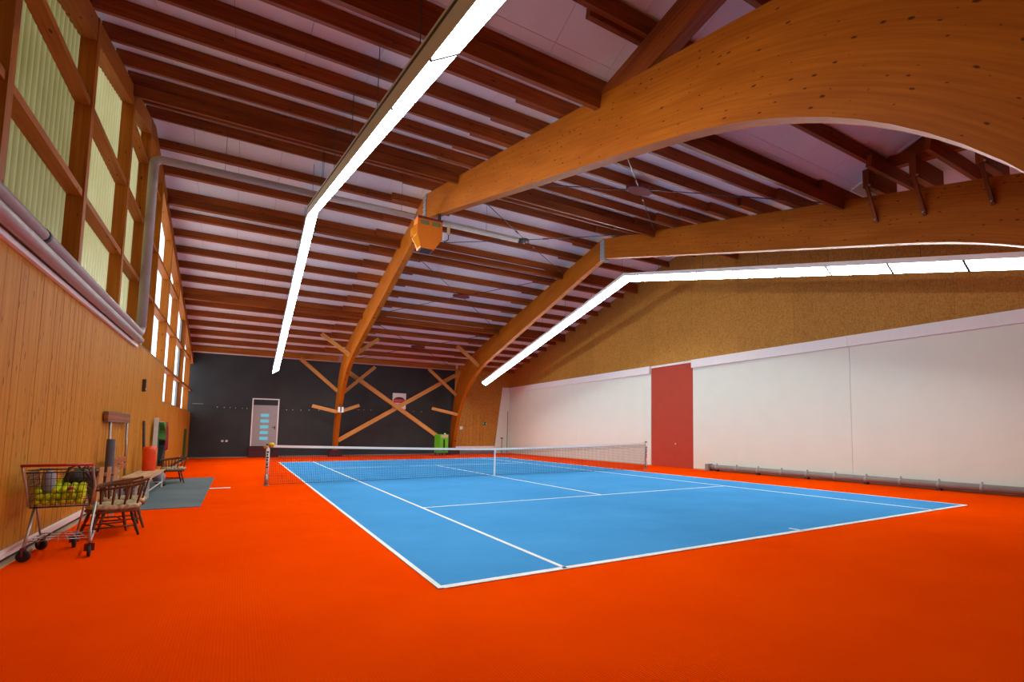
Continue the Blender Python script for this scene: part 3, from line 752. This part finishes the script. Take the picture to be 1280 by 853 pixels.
for k in range(nseg):
    xa = xp[0]+.04+(xp[1]-xp[0]-.08)*k/nseg; xb = xp[0]+.04+(xp[1]-xp[0]-.08)*(k+1)/nseg
    mb.beam((xa, YR, ztp(xa)-.03), (xb, YR, ztp(xb)-.03), .018, .065)
mb.build('net_tape', 'tape', N)
MB().box(5.46, 5.51, YR-.012, YR+.012, .012, .92).build('centre_strap', 'tape', N)
MB().tube([(X0, YR, .035), (X1, YR, .035)], .006, 6).build('bottom_cord', 'net', N)
for k, x in enumerate(xp):
    p = thing('net_post', (x, YR, 0), ('white net post on the left with black lettering and a yellow rag' if k == 0 else 'white net post on the right before the red door'), 'post', 'net posts')
    MB().tube([(x, YR, .30), (x, YR, 1.07)], .045, 14).build('upper_post', 'whitetrim', p)
    MB().tube([(x, YR, 0), (x, YR, .30)], .048, 14).build('lower_sleeve', 'alu', p)
    MB().lathe([(.085, 0), (.085, .012), (.05, .02)], (x, YR, 0), 16).build('floor_ring', 'alu', p)
    MB().lathe([(.045, 1.07), (.055, 1.075), (.05, 1.10), (.02, 1.11)], (x, YR, 0), 14).build('post_cap', 'gap', p)
    # dark stencilled marks running down the post (illegible in the photograph)
    mk = MB()
    for j, (zz, h) in enumerate(((.86, .05), (.79, .05), (.72, .045), (.65, .05), (.59, .02), (.53, .05), (.47, .03))):
        mk.box(x-.028, x+.010 if j % 2 else x+.02, YR-.049, YR-.040, zz, zz+h)
    mk.build('black_lettering', 'black', p)
    if k == 0:
        MB().ball((x+.07, YR-.05, 1.08), .07, 9, 6, 1, .8, .8, .2).build('yellow_rag', 'yellow', p)
        MB().ball((x-.06, YR-.05, 1.02), .05, 8, 6, 1, .8, .9, .2).build('rag_end', 'brace', p)
        MB().tube([(x+.02, YR-.05, 1.02), (x+.12, YR-.08, .93), (x+.13, YR-.08, .86)], .01, 6).build('crank_handle', 'black', p)
    else:
        MB().tube([(x-.05, YR-.02, 1.04), (x-.05, YR-.02, .1)], .008, 6).build('side_cord', 'net', p)

# ------------------------------------------------------------------ wall bits
o = thing('wall_switch', (XL, 12.78, 2.58), 'dark narrow fixture high on the wood wall', 'fixture')
MB().box(XL, XL+.07, 12.72, 12.86, 2.42, 2.73).build('body', 'brown_pole', o); MB().box(XL+.07, XL+.08, 12.74, 12.80, 2.47, 2.51).build('indicator', 'whitetrim', o)
o = MB().box(XL, XL+.03, 25.0, 25.35, .16, .30).build('wall_socket', 'whitetrim', org=(XL, 25, .2)); tag(o, 'small white socket low on the wood wall near the green pole', 'socket')
for k, x in enumerate((-2.24, -2.06)):
    o = thing('wall_socket', (x, YB, .88), '%s of two white sockets on the charcoal wall' % ('left' if k == 0 else 'right'), 'socket', 'white sockets on the charcoal wall')
    MB().box(x-.05, x+.05, YB-.02, YB, .83, .93).build('face_plate', 'whitetrim', o); MB().lathe([(.02, -.024), (.02, -.018)], (x, YB, .88), 8, 'y').build('socket_insert', 'grey_wall', o)
cb = thing('cable', (3, YB, 2.7), 'thin dark cable with pale clips across the charcoal wall', 'cable')
MB().tube([(-3.6, YB-.015, 2.8), (-2.9, YB-.015, 2.7), (-1.1, YB-.015, 2.62), (-1.05, YB-.015, 2.62)], .008, 5).tube([(.28, YB-.015, 2.6), (2, YB-.015, 2.62), (4.2, YB-.015, 2.72), (8.2, YB-.015, 2.70), (9.4, YB-.015, 2.68)], .008, 5).build('cable_run', 'gap', cb)
for x, z in [(-2.55, 2.67), (-2.25, 2.65), (-2.0, 2.65), (-1.75, 2.64), (-1.45, 2.63), (-1.25, 2.63), (.6, 2.61), (.9, 2.61), (1.3, 2.61), (1.7, 2.62), (2.2, 2.63), (4.3, 2.72), (4.6, 2.72), (5.0, 2.72), (6.2, 2.71), (6.9, 2.71), (7.5, 2.71), (8.0, 2.7)]:
    MB().box(x-.018, x+.018, YB-.03, YB-.005, z-.015, z+.015).build('cable_clip', 'whitetrim', cb)
MB().box(-3.6, -3.15, YB-.03, YB-.01, 2.80, 2.82).build('pale_strip', 'alu', cb)
# sign behind the cross
SG = thing('wall_sign', (6.62, YB, 3.3), 'white sign with a black and red emblem behind the timber cross', 'sign')
MB().box(6.22, 7.02, YB-.03, YB-.005, 2.82, 3.82).build('sign_board', 'whitetrim', SG)
yS = YB-.034
pl = [(6.30+.62*.5*(1-math.cos(math.pi*k/14)), 3.42+.16*math.sin(math.pi*k/14)) for k in range(15)]
MB().prism(pl, 'y', yS, yS+.006).build('black_dome', 'black', SG)
MB().prism([(6.29, 3.22), (6.93, 3.22), (6.96, 3.33), (6.93, 3.46), (6.29, 3.46), (6.26, 3.33)], 'y', yS-.003, yS+.005).build('red_band', 'sign_red', SG)
MB().box(6.31, 6.91, yS-.006, yS, 3.31, 3.37).build('pale_red_stripe', 'sign_pink', SG)
MB().box(6.38, 6.44, yS, yS+.004, 3.03, 3.12).build('dark_figure', 'black', SG)
# light switch and emergency sign at the far right
o = MB().box(10.36, 10.56, OY-.04, OY, 1.60, 1.80).build('switch_box', 'whitetrim', org=(10.46, OY, 1.7)); tag(o, 'white switch box beside the foot of the right arch', 'switch')
o = thing('exit_sign', (12.05, OY-.05, 2.0), 'small dark exit sign with white marks above the far right door', 'sign')
MB().box(11.92, 12.18, OY-.06, OY-.03, 1.90, 2.10).build('sign_case', 'green_dark', o)
MB().box(11.94, 11.98, OY-.066, OY-.06, 1.97, 2.06).box(12.13, 12.17, OY-.066, OY-.06, 1.95, 2.05).build('white_mark', 'whitetrim', o)
o = MB().tube([(13.62, 29.3, 0), (13.62, 29.3, 2.85)], .02, 8).build('corner_pole', 'gap', org=(13.62, 29.3, 0)); tag(o, 'thin dark pole standing in the far right corner', 'pole')
o = MB().tube([(13.25, 29.35, 0), (13.25, 29.35, 1.05)], .02, 8).box(13.18, 13.32, 29.3, 29.4, 1.0, 1.06).build('floor_stand', 'black', org=(13.25, 29.35, 0)); tag(o, 'short dark stand beside the thin corner pole', 'stand')

# green machine
G = thing('ball_machine', (8.85, 28.0, 0), 'bright green cabinet on wheels beside the far foot of the right arch', 'machine')
def rot(p, c, a): x, y = p[0]-c[0], p[1]-c[1]; return (c[0]+x*math.cos(a)-y*math.sin(a), c[1]+x*math.sin(a)+y*math.cos(a))
gc = (8.72, 28.0); ga = math.radians(24)
R4 = lambda x0, x1, y0, y1: [rot((gc[0]+a, gc[1]+b), gc, -ga*-1) for a, b in ((x0, y0), (x1, y0), (x1, y1), (x0, y1))]
MB().prism(R4(-.32, .32, -.25, .25), 'z', .16, 1.28).build('cabinet_body', 'green', G)
MB().prism(R4(-.07, .05, -.262, -.245), 'z', .3, .98).build('black_slot', 'black', G)
MB().prism(R4(-.26, .28, -.262, -.245), 'z', 1.08, 1.24).build('pale_label', 'beige', G)
MB().prism(R4(-.33, .33, -.26, .26), 'z', .12, .16).build('base_tray', 'black', G)
for a, b in ((-.26, -.2), (.26, -.2), (-.26, .2), (.26, .2)):
    q = rot((gc[0]+a, gc[1]+b), gc, ga); MB().lathe([(.06, -.02), (.06, .02)], (q[0], q[1], .06), 12, 'x').build('wheel', 'rubber', G)
MB().lathe([(.05, 1.28), (.06, 1.33), (.03, 1.36)], (gc[0]+.2, gc[1], 0), 10).build('top_knob', 'whitetrim', G)

# ------------------------------------------------------------------ things along the wood wall
mt = MB().box(-3.56, -2.12, 7.85, 15.55, .001, .012).build('floor_mat', 'mat', org=(-2.8, 11.7, 0)); tag(mt, 'grey mat on the red floor under the benches', 'mat')

# ball cart (supermarket trolley)
CT = thing('shopping_cart', (-3.2, 3.9, 0), 'wire shopping cart full of yellow tennis balls with a red handle', 'cart')
yN, yFr = 3.52, 4.36
xc = lambda y: -3.225-.16*(y-yN)
def cx(side, z, y):            # half width of the basket
    t = (y-yN)/(yFr-yN); hw = (.245-.05*t)+(z-.60)*.12
    return xc(y)+side*hw
zlo = lambda y: .58+.10*(y-yN)/(yFr-yN)
zhi = .97
hb = MB().tube([(-3.545, yN-.10, 1.055), (-2.955, yN-.10, 1.055)], .016, 10)
hb.build('handle', 'red_plastic', CT)
fr = MB()
for s in (-1, 1):
    xs_ = -3.22+s*.26
    fr.tube([(-3.25+s*.285, yN-.10, 1.055), (-3.25+s*.285, yN-.06, .98), (cx(s, .8, yN)+s*.012, yN-.02, .80), (cx(s, .6, yN)+s*.012, yN, .60)], .011, 8)
    fr.tube([(cx(s, .6, yN)+s*.01, yN+.25, .59), (-3.22+s*.255, yN+.04, .30), (-3.22+s*.27, yN-.02, .13)], .014, 8)
    fr.tube([(-3.22+s*.27, yN-.02, .17), (-3.22+s*.22, yN+.5, .21), (xc(yFr)+s*.16, yFr-.08, .17)], .012, 8)
    fr.tube([(xc(yFr)+s*.16, yFr-.08, .17), (cx(s, .6, yFr-.3), yFr-.35, .60)], .011, 8)
fr.build('frame', 'chrome', CT)
wb_ = MB(); wr_ = .0028
for s in (-1, 1):
    for k in range(15):
        y = yN+(yFr-yN)*k/14; wb_.tube([(cx(s, zlo(y), y), y, zlo(y)), (cx(s, zhi, y), y, zhi)], wr_, 5, False)
    for z in (.66, .74, .82, .90): wb_.tube([(cx(s, z, yN), yN, z), (cx(s, z, yFr), yFr, z)], wr_, 5, False)
for y in (yN, yFr):
    for k in range(13):
        t = -1+2*k/12; wb_.tube([(cx(t, zlo(y), y), y, zlo(y)), (cx(t, zhi, y), y, zhi)], wr_, 5, False)
    for z in (.66, .74, .82, .90): wb_.tube([(cx(-1, z, y), y, z), (cx(1, z, y), y, z)], wr_, 5, False)
for k in range(11):
    t = -1+2*k/10; wb_.tube([(cx(t, .6, yN), yN, zlo(yN)), (cx(t, .6, yFr), yFr, zlo(yFr))], wr_, 5, False)
for k in range(8):
    y = yN+(yFr-yN)*k/7; wb_.tube([(cx(-1, zlo(y), y), y, zlo(y)), (cx(1, zlo(y), y), y, zlo(y))], wr_, 5, False)
bk = wb_.build('wire_basket', 'wire', CT)
rm = MB()
rm.tube([(cx(-1, zhi, yN), yN, zhi), (cx(1, zhi, yN), yN, zhi), (cx(1, zhi, yFr), yFr, zhi), (cx(-1, zhi, yFr), yFr, zhi), (cx(-1, zhi, yN), yN, zhi)], .008, 6)
rm.tube([(cx(-1, .6, yN), yN, .585), (cx(1, .6, yN), yN, .585)], .010, 6)
rm.tube([(cx(-1, 1, yN)-.0, yN+.03, 1.0), (cx(1, 1, yN), yN+.03, 1.0)], .006, 6)
rm.build('rim', 'gap', CT)
rk = MB()
for k in range(7):
    t = -1+2*k/6; rk.tube([(-3.22+t*.25, yN+.0, .20), (xc(yFr)+t*.16, yFr-.1, .20)], .004, 5)
for k in range(4):
    y = yN+.1+k*.2; hw = .25-.09*(y-yN)/.8; rk.tube([(xc(y)-hw, y, .20), (xc(y)+hw, y, .20)], .005, 5)
rk.build('lower_rack', 'alu', CT)
for (x, y, a) in ((-3.48, yN-.02, 75), (-2.95, yN-.03, 5), (-3.50, yFr-.1, 60), (-3.21, yFr-.12, 20)):
    ca = math.cos(math.radians(a)); sa = math.sin(math.radians(a))
    cs = MB()
    for s in (-1, 1): cs.beam((x+s*.028*ca, y+s*.028*sa, .065), (x+s*.028*ca, y+s*.028*sa, .15), .006, .035, up=(ca, sa, 0))
    cs.beam((x-.03*ca, y-.03*sa, .15), (x+.03*ca, y+.03*sa, .15), .04, .012)
    cst = cs.build('caster_fork', 'rust', CT)
    wh = MB().lathe([(.045, -.016), (.062, -.013), (.064, 0), (.062, .013), (.045, .016)], (0, 0, 0), 18, 'x')
    wh.v = [Vector((v.x*ca-v.y*sa+x, v.x*sa+v.y*ca+y, v.z+.0645)) for v in wh.v]; wh.build('wheel', 'rubber', cst)
# balls in the cart
bproto = None; nb = 0; rb = .033
for lay in range(3):
    zl_ = zlo(yN)+.045+.055*lay
    y = yN+.04+.02*(lay % 2)
    while y < yFr-.05:
        hw = cx(1, .62, y)-xc(y)-.045
        x = xc(y)-hw+.015*(lay % 2)
        while x <= xc(y)+hw and nb < 240:
            if random.random() < (.95 if lay < 2 else .6):
                z = zl_+.10*(y-yN)/(yFr-yN)+random.uniform(0, .008)
                if bproto is None:
                    bproto = MB().ball((x, y, z), rb, 12, 8).build('tennis_ball', 'ball', org=(x, y, z)); o = bproto
                    tag(o, 'yellow tennis ball lying in the wire shopping cart', 'ball', 'tennis balls in the cart')
                else: o = bproto.copy(); COL.objects.link(o); o.location = (x, y, z)
                nb += 1
            x += .069
        y += .069
bg_ = thing('sports_bag', (-3.18, 4.1, .80), 'dark sports bag with straps lying on the balls in the cart', 'bag')
MB().ball((-3.20, 4.12, .86), .14, 14, 10, .9, 1.2, .75, .08).build('bag_body', 'bag', bg_)
MB().tube([(-3.29, 3.95, .86), (-3.24, 3.85, 1.0), (-3.17, 3.85, 1.03), (-3.09, 3.92, .92), (-3.07, 4.05, .84)], .012, 7).tube([(-3.11, 3.9, .86), (-3.10, 3.75, 1.0), (-3.06, 3.72, 1.04), (-3.04, 3.85, .9)], .010, 7).build('strap', 'black', bg_)
o = MB().lathe([(.055, 0), (.06, .02), (.06, .2), (.03, .23), (.03, .25)], (-3.38, 3.72, .74), 14).build('plastic_bottle', 'grey_plastic', org=(-3.38, 3.72, .74)); tag(o, 'mauve grey plastic bottle standing among the balls in the cart', 'bottle')
o = MB().ball((-3.16, yN+.05, .765), .036, 12, 8).build('red_ball', 'red_plastic', org=(-3.16, yN+.05, .765)); tag(o, 'single red ball on top of the yellow balls in the cart', 'ball')

# captain's chairs
def make_chair(label):
    C = thing('captains_chair', (0, 0, 0), label, 'chair', 'wooden captains chairs along the wood wall')
    def rr(x0, x1, y0, y1, r0, n=5):
        p = []
        for (a, b, s) in ((x1-r0, y1-r0, 0), (x0+r0, y1-r0, 90), (x0+r0, y0+r0, 180), (x1-r0, y0+r0, 270)):
            for k in range(n+1): q = math.radians(s+90*k/n); p.append((a+r0*math.cos(q), b+r0*math.sin(q)))
        return p
    MB().prism(rr(-.24, .26, -.25, .25, .12), 'z', .33, .365).build('seat', 'oak', C, bevel=.008)
    cu = MB(); b = 0; lay = [(.96, .365), (1.07, .39), (1.07, .425), (.92, .45)]
    base = rr(-.22, .27, -.24, .24, .12)
    for sc_, z in lay:
        for k, (px_, py_) in enumerate(base): cu.v.append(Vector((px_*sc_, py_*sc_, z+.006*math.sin(k*1.7))))
    nn = len(base)
    for i in range(3):
        for k in range(nn): cu.face((i*nn+k, i*nn+(k+1) % nn, (i+1)*nn+(k+1) % nn, (i+1)*nn+k), smooth=True)
    cu.face(tuple(range(3*nn, 4*nn))); cu.face(tuple(range(nn))[::-1])
    cu.build('cushion', 'cushion', C)
    for sx in (-1, 1):
        for sy in (-1, 1):
            a = Vector((sx*.17, sy*.17, .34)); e = Vector((sx*.25, sy*.25, 0)); pts = [a+(e-a)*t for t in (0, .15, .35, .5, .55, .8, 1)]
            MB().tube(pts, .02, 10, rs=[.013, .018, .021, .014, .021, .017, .012]).build('leg', 'oak', C)
    for sy in (-1, 1): MB().tube([(-.222, sy*.222, .14), (.222, sy*.222, .14)], .011, 8, rs=None).build('stretcher', 'oak', C)
    MB().tube([(0, -.222, .14), (0, .222, .14)], .012, 8).build('stretcher', 'oak', C)
    rail = []
    for k in range(17):
        a = math.radians(-112+224*k/16+180); rail.append(Vector((.06+.30*math.cos(a) if True else 0, .275*math.sin(a), .62+.07*abs(k-8)/8)))
    rail = [Vector((.27, rail[0].y, .72))]+rail+[Vector((.27, rail[-1].y, .72))]
    rb_ = MB()
    for p, q in zip(rail[:-1], rail[1:]): rb_.beam(p-(q-p)*.08, q+(q-p)*.08, .055, .028)
    rb_.build('arm_rail', 'oak', C)
    for k in range(0, 19, 2):
        p = rail[k]; q = Vector((p.x*.80-.01, p.y*.80, .355)); MB().tube([q, q.lerp(p, .5), p], .01, 8, rs=[.009, .014, .009]).build('spindle', 'oak', C)
    return C
c1 = make_chair('dark captains chair with worn cushion beside the cart, nearest of the three')
c1.location = (-3.0, 5.02, 0); c1.rotation_euler.z = math.radians(22)
c2 = copy_tree(c1, (-3.0, 5.75, 0), math.radians(14), 'dark captains chair squeezed between the nearest chair and the red brown bench')
c3 = copy_tree(c1, (-3.03, 13.85, 0), math.radians(12), 'dark captains chair at the far end of the grey mat, beside the rack')

# pale slatted frame leaning behind the chairs
o = thing('slatted_frame', (-3.42, 6.9, 0), 'pale wooden slatted frame leaning between the chairs and the dark roll', 'frame')
for x in (-3.42, -3.33, -3.24): MB().beam((x, 6.85, 0.01), (x, 7.02, .84), .05, .02, up=(0, 1, 0)).build('slat', 'bench_pale', o)
for z in (.15, .72): MB().box(-3.46, -3.20, 6.872+.205*z, 6.892+.205*z, z-.03, z+.03).build('cross_slat', 'bench_pale', o)
# benches
def bench(y0, y1, mat, back, label):
    B = thing('bench', (-3.32, (y0+y1)/2, 0.012 if y0 > 7.9 else .012), label, 'bench', 'slatted benches on the grey mat')
    for k in range(5):
        x = -3.52+.1*k; MB().box(x-.043, x+.043, y0, y1, .43, .455).build('slat', mat, B)
    for y in (y0+.12, y1-.12):
        f_ = MB()
        for x in (-3.54, -3.12): f_.box(x-.016, x+.016, y-.016, y+.016, .012, .43)
        f_.box(-3.54, -3.12, y-.016, y+.016, .395, .43); f_.box(-3.54, -3.12, y-.012, y+.012, .13, .155)
        f_.build('leg_frame', 'white_metal', B)
    MB().box(-3.125, -3.10, y0+.1, y1-.1, .395, .425).build('front_rail', 'white_metal', B)
    MB().box(-3.13, -3.11, y0+.1, y1-.1, .14, .16).build('lower_rail', 'white_metal', B)
    if back:
        for y in (y0+.2, y1-.2): MB().box(-3.575, -3.55, y-.016, y+.016, .40, .92).build('back_post', 'white_metal', B)
        for z in (.66, .80): MB().box(-3.55, -3.515, y0-.1, y1+.38, z, z+.095).build('back_slat', mat, B)
bench(8.2, 9.8, 'bench_wood', True, 'red brown slatted bench with a low backrest and white legs')
bench(9.92, 12.75, 'bench_pale', False, 'pale slatted bench without a backrest, orange bin on it')

# court brush leaning upside down
BR = thing('court_brush', (-3.5, 9.4, 0), 'wide court brush leaning bristles up against the wood wall', 'brush')
MB().box(-3.635, -3.57, 8.2, 10.65, 1.66, 1.72).build('brush_board', 'bench_wood', BR)
MB().box(-3.63, -3.575, 8.22, 10.63, 1.60, 1.66).box(-3.632, -3.572, 8.2, 10.65, 1.72, 1.79).build('bristles', 'bristle', BR)
for y, zz_ in ((8.62, .475), (10.5, .47)): MB().tube([(-3.60, y, 1.70), (-3.575, y, zz_)], .022, 8).build('brush_handle', 'alu', BR)
o = MB().lathe([(.058, 0), (.062, .01), (.062, 1.27), (.05, 1.275), (.045, 1.2)], (-3.47, 7.95, .012), 16).build('rubber_roll', 'roll', org=(-3.47, 7.95, .012)); tag(o, 'dark mauve roll standing upright before the brush', 'roll')
# orange bin on the pale bench
o = thing('orange_bin', (-3.36, 12.3, .455), 'bright orange bin standing on the pale bench', 'bin')
MB().lathe([(.12, .455), (.135, .47), (.14, .98), (.13, 1.03), (.08, 1.05)], (-3.36, 12.3, 0), 20).build('bin_body', 'orange_plastic', o)
MB().tube([(-3.27, 12.15, .96), (-3.22, 12.13, .90), (-3.25, 12.13, .87)], .012, 6).build('pale_tag', 'beige', o)
o = MB().tube([(-3.50, 12.95, 0.02), (-3.615, 13.2, 1.68)], .03, 8).build('leaning_pole', 'brown_pole', org=(-3.6, 12.95, 0)); tag(o, 'dark brown pole leaning on the wood wall behind the orange bin', 'pole')
# rack with hanging gear
RK = thing('gear_rack', (-3.4, 15.2, 0), 'upright white edged rack hung with dark red and green gear', 'rack')
MB().box(-3.60, -3.50, 15.10, 15.16, 0.0, 1.80).box(-3.60, -3.30, 15.11, 15.15, 0.0, .05).build('rack_upright', 'white_metal', RK)
MB().box(-3.60, -3.48, 15.16, 15.28, .35, 1.55).build('green_sleeve', 'green_dark', RK)
MB().tube([(-3.56, 15.13, 1.66), (-3.52, 16.6, 1.70)], .018, 6).build('hanging_rail', 'alu', RK)
def drape(y, z0, z1, w, t, jit): # hanging cloth: a thick sheet with folds
    mb = MB(); n = 9; mrows = 7
    for sx in (0, 1):
        for i in range(mrows):
            for k in range(n):
                a = k/(n-1); zz_ = z1+(z0-z1)*i/(mrows-1); ww = w*(.75+.35*math.sin(1.2+i*.9+jit))
                mb.v.append(Vector((-3.52+sx*t*(.6+.4*math.sin(k*1.9+jit+i*.3))+.02*math.sin(k*2.3+jit), y+(a-.5)*ww, zz_+.04*math.sin(k*1.3+jit)*(i == mrows-1))))
    N_ = n*mrows
    for i in range(mrows-1):
        for k in range(n-1):
            a = i*n+k; mb.face((a, a+n, a+n+1, a+1), smooth=True); mb.face((N_+a, N_+a+1, N_+a+n+1, N_+a+n), smooth=True)
    for i in range(mrows-1):
        a = i*n; mb.face((a, N_+a, N_+a+n, a+n)); a = i*n+n-1; mb.face((a, a+n, N_+a+n, N_+a))
    for k in range(n-1):
        mb.face((k, k+1, N_+k+1, N_+k)); a = (mrows-1)*n+k; mb.face((a, N_+a, N_+a+1, a+1))
    return mb
drape(15.55, 1.18, 1.68, .55, .16, .3).build('green_cloth', 'green_cloth', RK)
drape(15.75, .42, 1.30, .60, .14, 1.7).build('dark_jacket', 'black', RK)
drape(16.35, .85, 1.69, .40, .15, 2.9).build('red_cloth', 'red_cloth', RK)
MB().box(-3.42, -3.38, 16.45, 16.75, .80, 1.05).build('yellow_tag', 'yellow', RK)
TB = thing('trolley_bag', (-3.2, 12.98, 0.012), 'pale grey bag on small black wheels at the end of the pale bench', 'bag')
MB().ball((-3.22, 13.02, .22), .15, 12, 8, .9, .8, 1.1, .06).build('bag_body', 'grey_plastic', TB)
for y in (12.92, 13.12): MB().lathe([(.055, -.02), (.055, .02)], (-3.1, y, .067), 12, 'x').build('wheel', 'rubber', TB)
# green pole far along the wall
o = MB().box(XL+.01, XL+.09, 26.75, 26.9, 0, 1.5).build('green_pole', 'green_dark', org=(XL+.05, 26.8, 0)); tag(o, 'upright dark green board against the far end of the wood wall', 'board')
